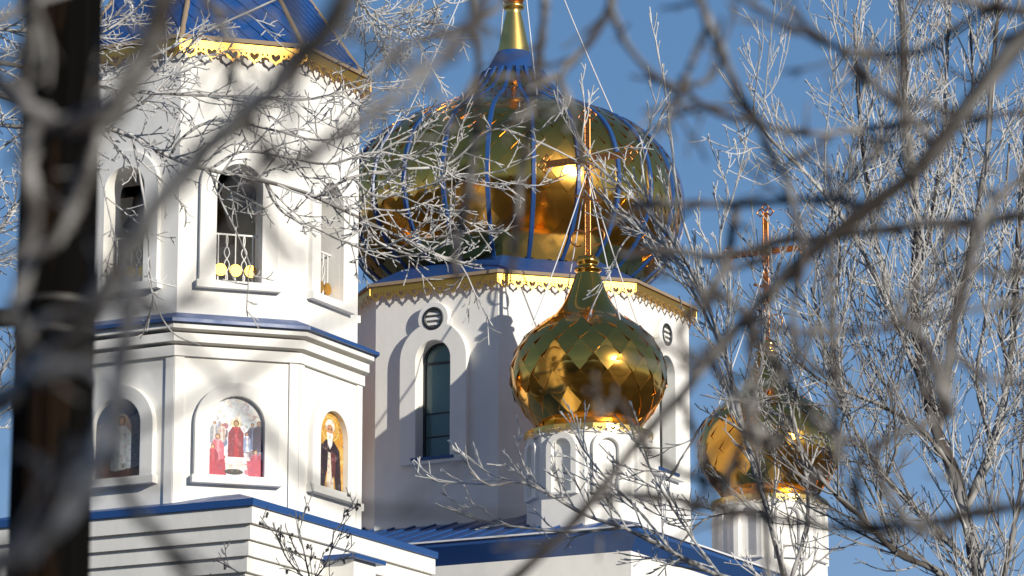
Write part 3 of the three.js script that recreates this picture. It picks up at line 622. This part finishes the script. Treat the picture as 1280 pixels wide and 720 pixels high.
// a twig that grows from p along d and forks
function twig(B, p, d, len, r, level, o) {
  const n = Math.max(3, Math.min(9, Math.round(len / o.seg))), pts = [p.clone()], rad = [r], q = p.clone(), dir = d.clone().normalize();
  const bend = V(rr(-1, 1), rr(-1, 1), rr(-1, 1)).multiplyScalar(o.curl);
  for (let k = 1; k <= n; k++) {
    dir.add(V(rr(-1, 1), rr(-1, 1), rr(-1, 1)).multiplyScalar(o.kink)).addScaledVector(bend, 1 / n).addScaledVector(o.trop, 1 / n).normalize();
    q.addScaledVector(dir, len / n); pts.push(q.clone()); rad.push(Math.max(o.rmin, sm(r, r * 0.45, k / n)));
  }
  B.add(pts, rad, o.frost + (level === 0 ? 0.08 : 0), level === 0 ? 4 : 5, 0.22);
  if (level <= 0 && o.seed && rnd() < o.seed) for (let k = 0; k < 3; k++) { const e = q.clone().add(V(rr(-0.03, 0.03), rr(-0.03, 0.02), rr(-0.03, 0.03))); B.add([e, e.clone().add(V(rr(-0.01, 0.01), -0.03, 0))], [0.016, 0.012], 0.1, 5, 0.2); }
  if (level <= 0) return;
  const kids = Math.max(1, Math.round(len / o.gap * rr(0.75, 1.25)));
  for (let c = 0; c < kids; c++) {
    const t = sm(0.12, 0.98, (c + rnd() * 0.8) / kids), f = t * n, i = Math.min(n - 1, Math.floor(f)), pp = pts[i].clone().lerp(pts[i + 1], f - i), ax = pts[i + 1].clone().sub(pts[i]).normalize();
    const side = V(rr(-1, 1), rr(-1, 1), rr(-1, 1) * o.flat).cross(ax).normalize(), ang = rr(o.a0, o.a1);
    const nd = ax.clone().multiplyScalar(Math.cos(ang)).addScaledVector(side, Math.sin(ang));
    twig(B, pp, nd, len * rr(0.32, 0.62) * (1 - 0.35 * t), Math.max(o.rmin, rad[i] * 0.72), level - 1, o);
  }
}
// a limb traced as a line in the picture: [px, py] points, distance from d0 to d1, width in pixels from w0 to w1
function limbPath(line, d0, d1, n) {
  const L = [0]; for (let i = 1; i < line.length; i++) L.push(L[i - 1] + Math.hypot(line[i][0] - line[i - 1][0], line[i][1] - line[i - 1][1]));
  return wander(line.map((p, i) => at(p[0], p[1], sm(d0, d1, L[i] / L[L.length - 1]))), n, 0);
}
function nearest(paths, px, py) {
  let best = null, bd = 1e9;
  for (const P of paths) for (const v of P) { const w = v.clone().sub(camera.position), c = Math.cos(PITCH), s = Math.sin(PITCH), zz = -w.z * c + w.y * s, yy = w.y * c + w.z * s; const x = 640 + F * w.x / zz, y = 360 - F * yy / zz, d = Math.hypot(x - px, y - py); if (d < bd) { bd = d; best = v; } }
  return { v: best, d: bd };
}

// a tree whose limbs are traced; roots: limbs that start at the trunk
function tracedTree(spec) {
  const t = thing(spec.name, spec.label, 'tree', spec.group), o = spec.twig, twigs = new Tubes(), paths = [];
  const foot = at(spec.trunk[0], 360, spec.trunk[1]); foot.y = 0; t.position.copy(foot);
  const rel = v => v.clone().sub(foot);
  const tb = new Tubes(), top = spec.trunkTop, tp = wander([V(0, -0.1, 0), V(0.03, top * 0.3, 0.02), V(-0.05, top * 0.65, -0.03), V(0.02, top, 0)], 24, spec.trunkR * 0.06);
  tb.add(tp, tp.map((_, i) => sm(spec.trunkR * (i < 2 ? 1.25 : 1), spec.trunkR * 0.35, i / 24)), 0.22, 12, 0.10);
  tb.mesh('trunk', t);
  for (const lb of spec.limbs) {
    let [line, w0, w1, d0, d1] = lb, frost = lb[5] ?? spec.frost, nt = lb[6] ?? 1;
    d0 = d0 ?? spec.d; d1 = d1 ?? d0;
    let pts;
    const hit = paths.length ? nearest(paths, line[0][0], line[0][1]) : null;
    if (hit && hit.d < 26) {                                      // springs from a limb already there
      const dh = -hit.v.z; d1 = dh + (d1 - d0); d0 = dh; pts = limbPath(line, d0, d1, 30); pts.unshift(hit.v.clone());
    } else {                                                      // comes from the trunk, outside the picture
      pts = limbPath(line, d0, d1, 30);
      const a = pts[0], y0 = Math.max(0.6, Math.min(top - 0.1, a.y - Math.hypot(a.x - foot.x, a.z - foot.z) * (spec.rise ?? 0.5))), tr = V(foot.x, y0, foot.z);
      const m = tr.clone().lerp(a, 0.55).add(V(0, 0.06 * a.distanceTo(tr), 0));
      const lead = new THREE.CatmullRomCurve3([tr, m, a], false, 'centripetal').getSpacedPoints(10); lead.pop(); pts = lead.concat(pts);
    }
    const N = pts.length, r0 = w0 * d0 / F / 2, r1 = w1 * d1 / F / 2, B = new Tubes(), jit = Math.min(r0, r1) * 0.25;
    pts.forEach((v, i) => { if (i) v.add(V(rr(-jit, jit), rr(-jit, jit), rr(-jit, jit))); });
    const rad = pts.map((_, i) => sm(r0, r1, i / N) * (1 + 0.16 * Math.sin(i * 1.7 + r0 * 900)));
    B.add(pts.map(rel), rad, frost, 8, 0.14); B.mesh('limb', t);
    paths.push(pts);
    // side twigs and spurs
    let len = 0; for (let i = 1; i < N; i++) len += pts[i].distanceTo(pts[i - 1]);
    const pitch = o.pitch, kids = Math.round(len / pitch * nt);
    for (let c = 0; c < kids; c++) {
      const f = Math.min(N - 1.01, (c + rnd()) / kids * (N - 1)), i = Math.floor(f), p = pts[i].clone().lerp(pts[i + 1], f - i), ax = pts[i + 1].clone().sub(pts[i]).normalize();
      const side = V(rr(-1, 1), rr(-1, 1), rr(-1, 1) * o.flat).cross(ax).normalize(), ang = rr(o.a0, o.a1), nd = ax.clone().multiplyScalar(Math.cos(ang)).addScaledVector(side, Math.sin(ang));
      twig(twigs, rel(p), nd, rr(o.l0, o.l1), Math.max(o.rmin, Math.min(o.rmax, rad[i] * 0.6)), o.level, lb[7] ? { ...o, frost: o.frost * lb[7] } : o);
    }
  }
  if (twigs.tris) twigs.mesh('twigs', t, 'stuff');
  return t;
}

// ---------------------------------------------------------------- frosted trees between the street and the church
const FROST = { seg: 0.10, curl: 0.5, kink: 0.16, flat: 0.8, a0: 0.5, a1: 1.15 };
tracedTree({
  name: 'frosted_tree', label: 'frosted tree with fine bent twigs in front of the bell tower', group: 'frosted trees before the church', trunk: [-330, 44], trunkTop: 11, trunkR: 0.22, d: 42, frost: 0.38, rise: 0.3,
  twig: { ...FROST, trop: V(0, 0.15, 0), frost: 0.66, pitch: 0.23, l0: 0.35, l1: 0.95, rmin: 0.0068, rmax: 0.014, level: 2, gap: 0.18 },
  limbs: [
    [[[-60, 95], [60, 140], [165, 170], [212, 196], [262, 212], [330, 226], [395, 246], [452, 274], [520, 306], [562, 324], [600, 332]], 11, 3, 42, 43],
    [[[-40, 70], [60, 90], [150, 112], [230, 118], [310, 121], [385, 124], [455, 108]], 8, 2.5, 41, 42],
    [[[-50, 150], [60, 160], [130, 150], [190, 120], [235, 60], [262, 18]], 8, 2.5, 43, 42],
    [[[212, 196], [230, 170], [270, 150], [330, 160], [400, 175], [450, 165]], 4, 2],
    [[[262, 212], [300, 190], [350, 195], [410, 205], [470, 190], [540, 208], [575, 222]], 4, 2.2, null, null, 0.5],
    [[[165, 170], [175, 220], [185, 290], [192, 370], [215, 415], [250, 432]], 3.5, 1.6, null, null, 0.5, 0.25],
    [[[330, 226], [350, 262], [400, 288], [450, 310], [500, 322]], 3.5, 1.8],
    [[[395, 246], [440, 222], [500, 212], [560, 205], [615, 162], [660, 172], [720, 200]], 4.5, 2.2, null, null, 0.62, 0.7],
    [[[440, 222], [470, 245], [520, 236], [570, 222], [628, 214]], 4, 2.2, null, null, 0.62, 1.5],
    [[[420, 232], [452, 204], [488, 182], [520, 165], [540, 150]], 3.5, 2, null, null, 0.62, 1.5],
    [[[430, 258], [470, 262], [510, 262], [548, 246]], 3.5, 2, null, null, 0.62, 1.6],
    [[[452, 274], [470, 300], [520, 318], [560, 300], [600, 285]], 3, 2, null, null, 0.6, 0.8],
    [[[262, 212], [276, 250], [300, 300], [318, 345]], 3, 1.6, null, null, 0.5, 0.5],
    [[[100, 155], [120, 200], [135, 260], [150, 330]], 3, 1.6, null, null, 0.55, 0.8],
    [[[-60, 30], [40, 40], [120, 42], [160, 20], [200, -20]], 6, 3, 45, 45, 0.5, 1.6],
    [[[-60, 330], [-10, 300], [30, 240], [60, 160]], 5, 2.5, 46, 46, 0.5, 1.4],
    [[[-60, 560], [-20, 500], [20, 430], [40, 380]], 5, 2.5, 46, 46, 0.5, 0.9],
    [[[430, -40], [455, 10], [480, 30], [520, 40]], 4, 2.5, 42, 42, 0.6, 1.2],
    [[[420, 150], [455, 110], [470, 70], [500, 48]], 3, 2, null, null, 0.6, 0.9],
  ],
});
tracedTree({
  name: 'frosted_tree', label: 'frosted tree whose white shoots cross the gilded domes', group: 'frosted trees before the church', trunk: [1010, 47], trunkTop: 8.2, trunkR: 0.2, d: 46, frost: 0.4, rise: 0.35,
  twig: { ...FROST, trop: V(-0.1, 0.35, 0), frost: 0.72, pitch: 0.26, l0: 0.35, l1: 0.95, rmin: 0.0072, rmax: 0.015, level: 2, gap: 0.20, a0: 0.3, a1: 0.8, curl: 0.35, kink: 0.10 },
  limbs: [
    [[[985, 740], [960, 640], [930, 540], [905, 440], [880, 370], [840, 300], [790, 245], [745, 205], [720, 165]], 11, 3, 46, 45],
    [[[880, 370], [850, 330], [818, 296], [770, 262], [742, 236]], 5, 2.5, null, null, 0.6, 1.4],
    [[[905, 440], [880, 390], [858, 350], [840, 320], [810, 250], [800, 190]], 5, 2.2, null, null, 0.6, 1.6],
    [[[880, 370], [868, 320], [850, 260], [838, 170], [828, 80]], 4, 2, null, null, 0.65, 0.3],
    [[[858, 350], [835, 310], [795, 290], [770, 320], [760, 350]], 3, 2, null, null, 0.65, 1],
    [[[905, 440], [910, 380], [900, 300], [915, 250], [930, 200]], 4, 2, null, null, 0.55, 1],
    [[[930, 540], [950, 470], [958, 400], [975, 330], [990, 280]], 5, 2.5, null, null, 0.4, 1.1],
    [[[985, 740], [900, 720], [840, 690], [780, 660], [735, 645], [690, 620], [650, 602], [610, 606], [588, 590]], 8, 2.5, 46, 44, 0.45, 1.1],
    [[[840, 690], [800, 640], [760, 600], [735, 570], [720, 545]], 4, 2, null, null, 0.5, 1],
    [[[780, 660], [720, 665], [660, 660], [600, 650], [545, 630]], 4, 2, null, null, 0.5, 0.5],
    [[[900, 720], [850, 650], [815, 590], [790, 540]], 4, 2, null, null, 0.45, 1.2],
    [[[690, 620], [660, 590], [642, 545]], 3, 2, null, null, 0.6, 0.6],
    [[[960, 640], [920, 640], [880, 650], [850, 680]], 4, 2, null, null, 0.3, 1.5, 0.55],
    [[[930, 540], [890, 520], [860, 560], [835, 600]], 4, 2, null, null, 0.3, 1.1, 0.6],
    [[[985, 740], [1010, 640], [1000, 560], [985, 500], [960, 450]], 6, 2.5, null, null, 0.25, 1.2, 0.5],
  ],
});
const TALL = { ...FROST, trop: V(0, 0.55, 0), frost: 0.6, pitch: 0.17, l0: 0.5, l1: 1.9, rmin: 0.0054, rmax: 0.012, level: 2, gap: 0.27, a0: 0.3, a1: 0.95, curl: 0.45, kink: 0.11, flat: 0.9 };
tracedTree({
  name: 'frosted_tree', label: 'tall frosted tree with dark forked stem beside the cross of the far cupola', group: 'frosted trees before the church', trunk: [1236, 41], trunkTop: 6.4, trunkR: 0.24, d: 41, frost: 0.08, rise: 0.9, twig: TALL,
  limbs: [
    [[[1236, 800], [1224, 720], [1206, 640], [1192, 590], [1172, 545], [1156, 485], [1143, 370], [1148, 280], [1136, 180], [1130, 90], [1126, -20]], 24, 6, 41, 41],
    [[[1172, 545], [1186, 460], [1196, 380], [1215, 300], [1232, 200], [1240, 100], [1250, -20]], 12, 5, null, null, 0.14],
    [[[1206, 640], [1240, 560], [1262, 460], [1270, 340], [1280, 200], [1290, 60]], 12, 5, null, 42, 0.14],
    [[[1156, 485], [1120, 400], [1095, 300], [1080, 200], [1072, 100], [1068, 20]], 9, 4, null, 40.5, 0.18],
    [[[1192, 590], [1150, 535], [1085, 500], [1030, 478], [1000, 455]], 8, 3, null, 40, 0.1, 0.9, 0.5],
    [[[1120, 400], [1070, 300], [1020, 230], [960, 170], [930, 130]], 7, 3, null, 39.5, 0.45, 0.8],
    [[[1143, 370], [1165, 270], [1180, 160], [1185, 40], [1190, -20]], 8, 4, null, 42, 0.22],
    [[[1224, 720], [1170, 660], [1110, 600], [1060, 520], [1030, 430], [1015, 360]], 8, 3, null, 40.5, 0.1, 1.2, 0.5],
    [[[1196, 380], [1180, 300], [1200, 200], [1215, 120], [1212, 20]], 6, 3, null, 41.5, 0.22],
    [[[1060, 520], [1040, 420], [1050, 320], [1040, 240]], 5, 3, null, 40.5, 0.22],
    [[[1240, 560], [1222, 480], [1232, 400], [1252, 300], [1262, 180]], 6, 3, null, 41, 0.22],
    [[[1236, 800], [1180, 720], [1120, 690], [1080, 650], [1046, 620], [1010, 575], [985, 520]], 11, 4, 40.5, 39.5, 0.08, 1.2, 0.45],
    [[[1120, 690], [1100, 620], [1120, 560], [1110, 480]], 5, 3, null, null, 0.08, 1.3, 0.45],
    [[[1262, 460], [1250, 400], [1290, 320]], 6, 3, null, null, 0.1, 1.2, 0.7],
    [[[1236, 800], [1260, 700], [1275, 620], [1290, 560]], 9, 5, null, null, 0.08, 1.3, 0.5],
  ],
});
tracedTree({
  name: 'dry_sapling', label: 'slender dry sapling with brown seed clusters before the tower base', trunk: [390, 50], trunkTop: 9.2, trunkR: 0.09, d: 50, frost: 0.2, rise: 1.2,
  twig: { ...FROST, trop: V(0, 0.5, 0), frost: 0.32, pitch: 0.16, l0: 0.25, l1: 0.6, rmin: 0.006, rmax: 0.009, level: 2, gap: 0.16, a0: 0.4, a1: 0.9, seed: 0.45 },
  limbs: [[[[392, 780], [388, 730], [380, 690], [372, 655]], 4, 1.5, 50, 50], [[[388, 730], [410, 700], [418, 660]], 2.5, 1.5], [[[388, 730], [360, 700], [345, 668]], 2.5, 1.5], [[[392, 780], [320, 730], [280, 705], [268, 700]], 2.5, 1.5, null, null, 0.2, 0.6]],
});

// ---------------------------------------------------------------- near trees whose limbs hang into the view
tracedTree({
  name: 'street_tree', label: 'near tree with thick grey limbs crossing the dark pole', group: 'near trees over the street', trunk: [-420, 3.7], trunkTop: 3.6, trunkR: 0.13, d: 3.6, frost: 0.2, rise: 0.5,
  twig: { ...FROST, seg: 0.02, trop: V(0, 0.1, 0), frost: 0.2, pitch: 0.09, l0: 0.03, l1: 0.12, rmin: 0.0016, rmax: 0.004, level: 1, gap: 0.06 },
  limbs: [
    [[[-60, 745], [40, 680], [95, 622], [135, 545], [150, 455], [165, 350]], 44, 26, 3.3, 3.5, 0.24],
    [[[-60, 520], [20, 490], [75, 440], [120, 385], [150, 330], [200, 252], [255, 190], [310, 140], [360, 90], [410, 35], [450, -30]], 34, 34, 3.7, 3.4, 0.24],
    [[[-60, 70], [10, 112], [50, 150], [100, 164], [130, 150], [165, 95], [195, 40], [215, -30]], 26, 40, 4.2, 4.0, 0.08],
    [[[50, 150], [36, 200], [42, 280], [30, 345], [10, 400]], 24, 18, null, null, 0.2],
    [[[130, 150], [112, 215], [92, 265], [70, 302], [44, 318]], 18, 14, null, null, 0.2],
    [[[60, -60], [36, 0], [38, 55], [24, 112]], 30, 22, 4, 4.2, 0.18],
    [[[120, 385], [70, 395], [30, 420], [20, 460]], 16, 12, null, null, 0.14],
    [[[60, 665], [90, 600], [150, 560], [120, 470], [80, 455], [40, 470]], 16, 12, null, null, 0.18],
    [[[135, 545], [165, 630], [200, 672], [240, 730]], 16, 18, null, 3.9, 0.08],
    [[[150, 330], [190, 395], [250, 345], [290, 280], [318, 225], [360, 160], [372, 60], [360, -20]], 9, 13, 5.2, 5.6, 0.1],
    [[[318, 225], [326, 262], [355, 330]], 18, 8, null, null, 0.1],
    [[[250, -20], [270, 20], [292, 60], [290, 108]], 12, 9, 5.5, 5.5, 0.1],
    [[[165, 540], [215, 516], [300, 470], [390, 415], [455, 382]], 11, 8, 6.5, 6.8, 0.2, 0.3],
    [[[165, 350], [250, 445], [335, 545], [372, 588], [416, 622], [480, 640], [560, 642], [650, 645]], 10, 12, 6.5, 6.5, 0.2, 0.3],
    [[[310, 140], [345, 205], [400, 185], [446, 155], [520, 102], [566, 60], [598, 18], [612, -30]], 20, 22, 4.2, 5, 0.1],
    [[[410, 35], [465, 56], [520, 94], [548, 122]], 9, 7, null, 5, 0.1],
  ],
});
const NEAR = { ...FROST, seg: 0.03, trop: V(0, 0.05, 0), frost: 0.06, pitch: 0.10, l0: 0.03, l1: 0.16, rmin: 0.0026, rmax: 0.005, level: 1, gap: 0.08, a0: 0.6, a1: 1.2 };
tracedTree({
  name: 'street_tree', label: 'near tree with one long dark limb slanting across the sky', group: 'near trees over the street', trunk: [1560, 6.4], trunkTop: 5.4, trunkR: 0.16, d: 6, frost: 0.02, rise: 0.35, twig: NEAR,
  limbs: [
    [[[1340, -10], [1280, 45], [1235, 100], [1200, 145], [1170, 185], [1135, 225], [1090, 255], [1040, 295], [1005, 325], [970, 360], [935, 395], [890, 445], [850, 495], [800, 550], [745, 620], [690, 680], [630, 735]], 30, 12, 6, 6.6],
    [[[1340, 20], [1250, 11], [1190, -5], [1150, -30]], 16, 12, 6, 6],
    [[[1250, 11], [1200, 32], [1168, 58], [1100, 72], [1060, 62], [1025, 52], [985, 30], [950, 12], [918, -10]], 9, 9, null, 6.4],
    [[[1100, 72], [1060, 66], [1010, 34], [962, -10]], 9, 8],
    [[[1135, 225], [1128, 120], [1130, 40], [1126, -40]], 12, 11, null, 5.8],
    [[[1170, 185], [1140, 150], [1110, 120], [1076, 92]], 12, 10],
    [[[1080, 96], [1076, 91], [1071, 86]], 20, 16],
    [[[1200, 145], [1150, 130], [1120, 135]], 12, 8],
    [[[1090, 255], [1010, 250], [920, 255], [830, 254], [790, 256]], 12, 9, null, 6.8],
    [[[1340, 262], [1220, 276], [1140, 282], [1040, 296], [975, 302], [900, 320], [830, 314], [770, 320]], 14, 12, 6.6, 7],
    [[[1340, 128], [1240, 145], [1110, 156], [1000, 166], [880, 132], [850, 108], [828, 104], [790, 64], [766, 18], [760, -20]], 9, 9, 7.2, 6.6],
    [[[850, 108], [885, 100], [901, 75], [893, 55]], 9, 6],
    [[[828, 104], [855, 130], [875, 146]], 7, 5],
    [[[1005, 325], [985, 232], [962, 190], [945, 150], [920, 110], [905, 70], [886, 30], [868, -20]], 10, 14, null, 6.2],
    [[[886, 30], [860, 90], [845, 130], [828, 165]], 10, 7],
    [[[920, 255], [912, 310], [898, 350], [880, 390]], 12, 10],
    [[[1040, 250], [1034, 215], [1028, 188]], 9, 7],
    [[[1040, 250], [1070, 218], [1100, 180], [1125, 150]], 8, 7],
    [[[1340, 190], [1280, 222], [1232, 268], [1214, 330], [1198, 380], [1186, 440], [1186, 520]], 14, 14, 6.2, 6],
    [[[1040, 295], [1038, 360], [1045, 460], [1044, 575]], 10, 10],
    [[[935, 395], [940, 450], [944, 560], [955, 640], [962, 740]], 11, 12],
    [[[944, 540], [965, 556], [980, 545]], 22, 14],
    [[[935, 395], [975, 410], [1100, 411], [1170, 396], [1290, 374]], 9, 9],
    [[[1340, 620], [1280, 631], [1200, 646], [1110, 660], [1025, 656], [900, 636], [800, 618], [740, 628]], 13, 10, 6.4, 6.8],
    [[[890, 445], [870, 470], [845, 440], [800, 420]], 10, 7],
    [[[935, 395], [905, 372], [870, 362]], 10, 8],
    [[[1200, 646], [1170, 670], [1120, 632], [1092, 565], [1120, 545], [1165, 525]], 10, 10],
    [[[1110, 660], [1080, 655], [1070, 610], [1078, 570]], 12, 10],
    [[[850, 495], [868, 540], [880, 600], [870, 640]], 9, 8],
    [[[1186, 520], [1160, 440], [1150, 420], [1130, 400]], 22, 10],
    [[[800, 550], [770, 500], [752, 520], [742, 470]], 8, 8],
    [[[1005, 325], [990, 400], [1002, 450], [1040, 470]], 10, 8],
    [[[890, 445], [905, 480], [930, 500], [925, 560], [905, 610]], 11, 9],
    [[[935, 395], [960, 440], [1000, 500], [1040, 540], [1100, 560]], 12, 8],
    [[[875, 462], [850, 420], [868, 385], [910, 340], [965, 318]], 10, 10],
    [[[800, 550], [840, 585], [890, 600], [930, 580]], 9, 8],
    [[[1186, 440], [1230, 470], [1290, 480]], 10, 9],
    [[[1214, 330], [1250, 345], [1300, 330]], 10, 9],
    [[[1340, -130], [1150, -120], [960, -140], [780, -120], [640, -130], [520, -110]], 26, 14, 6.6, 7],
    [[[780, -120], [775, -30], [748, 36], [724, 66], [700, 96], [712, 128], [724, 178], [726, 210]], 11, 10],
    [[[690, -128], [684, -30], [676, 60], [668, 112], [655, 145], [640, 150]], 11, 10],
    [[[600, -120], [588, -20], [598, 90], [592, 200], [577, 280], [568, 325], [572, 345]], 9, 11],
    [[[668, 112], [652, 220], [646, 290], [640, 340]], 9, 9],
    [[[700, 96], [665, 100], [628, 96], [610, 100]], 12, 8],
    [[[640, -130], [640, -60], [622, 10], [560, 40], [500, 60], [470, 90]], 8, 8],
    [[[598, 90], [580, 130], [560, 170]], 8, 7],
  ],
});

// ---------------------------------------------------------------- dark wooden pole with an iron crossarm
{
  const d = 12, p = at(69, 400, d), H = 8.2, pole = thing('utility_pole', 'dark tarred wooden pole standing beside the near tree', 'pole');
  pole.position.set(p.x, 0, p.z);
  const g = new THREE.CylinderGeometry(0.118, 0.140, H, 28, 24); g.translate(0, H / 2 - 0.05, 0);
  const uv = g.attributes.uv; for (let i = 0; i < uv.count; i++) uv.setXY(i, uv.getX(i), uv.getY(i) * 4);
  part('post', g, M.wood, pole, false);
  const ya = yr(400, d);
  part('crossarm', new RoundedBoxGeometry(0.9, 0.055, 0.06, 2, 0.008).translate(-0.50, ya, 0.03), M.iron, pole);
  for (const y of [ya - 0.05, ya + 0.05]) { const b = new THREE.CylinderGeometry(0.1335, 0.1335, 0.02, 28, 1, true); b.translate(0, y, 0); part('band', b, M.iron, pole); }
  for (const x of [-0.85, -0.62]) { const q = new THREE.LatheGeometry([[0.001, 0.14], [0.03, 0.13], [0.036, 0.09], [0.022, 0.08], [0.042, 0.06], [0.045, 0.02], [0.02, 0]].map(v => new THREE.Vector2(...v)), 16); q.translate(x, ya + 0.028, 0.03); part('insulator', q, M.white, pole); }
}

// ---------------------------------------------------------------- unseen blocks added behind the camera to darken the domes' reflections
{
  const pane = new THREE.MeshStandardMaterial({ color: lin(0.03, 0.035, 0.04), roughness: 0.1 });
  const addedBlock = (label, x0, x1, z0, h, nx, ny) => {
    const b = thing('added_block', label, 'added_building'); const W = x1 - x0; b.position.set((x0 + x1) / 2, 0, z0);
    part('wall', box(-W / 2, W / 2, 0, h, 0, 12), M.brick, b); part('roof', box(-W / 2 - 0.4, W / 2 + 0.4, h + 0.001, h + 0.6, -0.4, 12.4), M.roofing, b);
    const g = prep(box(-0.75, 0.75, -0.75, 0.75, -0.04, 0.1)), fr = prep(box(-0.9, 0.9, -0.95, -0.8, -0.12, 0.1));
    for (let j = 0; j < ny; j++) for (let i = 0; i < nx; i++) { const w = share('window', g, pane, b); w.position.set((i + 0.5 - nx / 2) * W / nx, 2 + j * (h - 2) / ny, 0); share('sill', fr, M.white, w); }
  };
  addedBlock('brown brick block added unseen behind the camera to darken the dome reflections', -150, 118, 112, 45, 26, 15);
  addedBlock('second brown brick block added unseen, farther off, for the dome reflections', 140, 240, 150, 45, 12, 14);
}

scene.traverse(o => { if (o.isMesh) { o.castShadow = true; o.receiveShadow = true; } });
const renderer = new THREE.WebGLRenderer({ antialias: true });
renderer.shadowMap.enabled = true;
renderer.toneMapping = THREE.LinearToneMapping;
renderer.toneMappingExposure = EXPOSURE;
renderer.render(scene, camera);
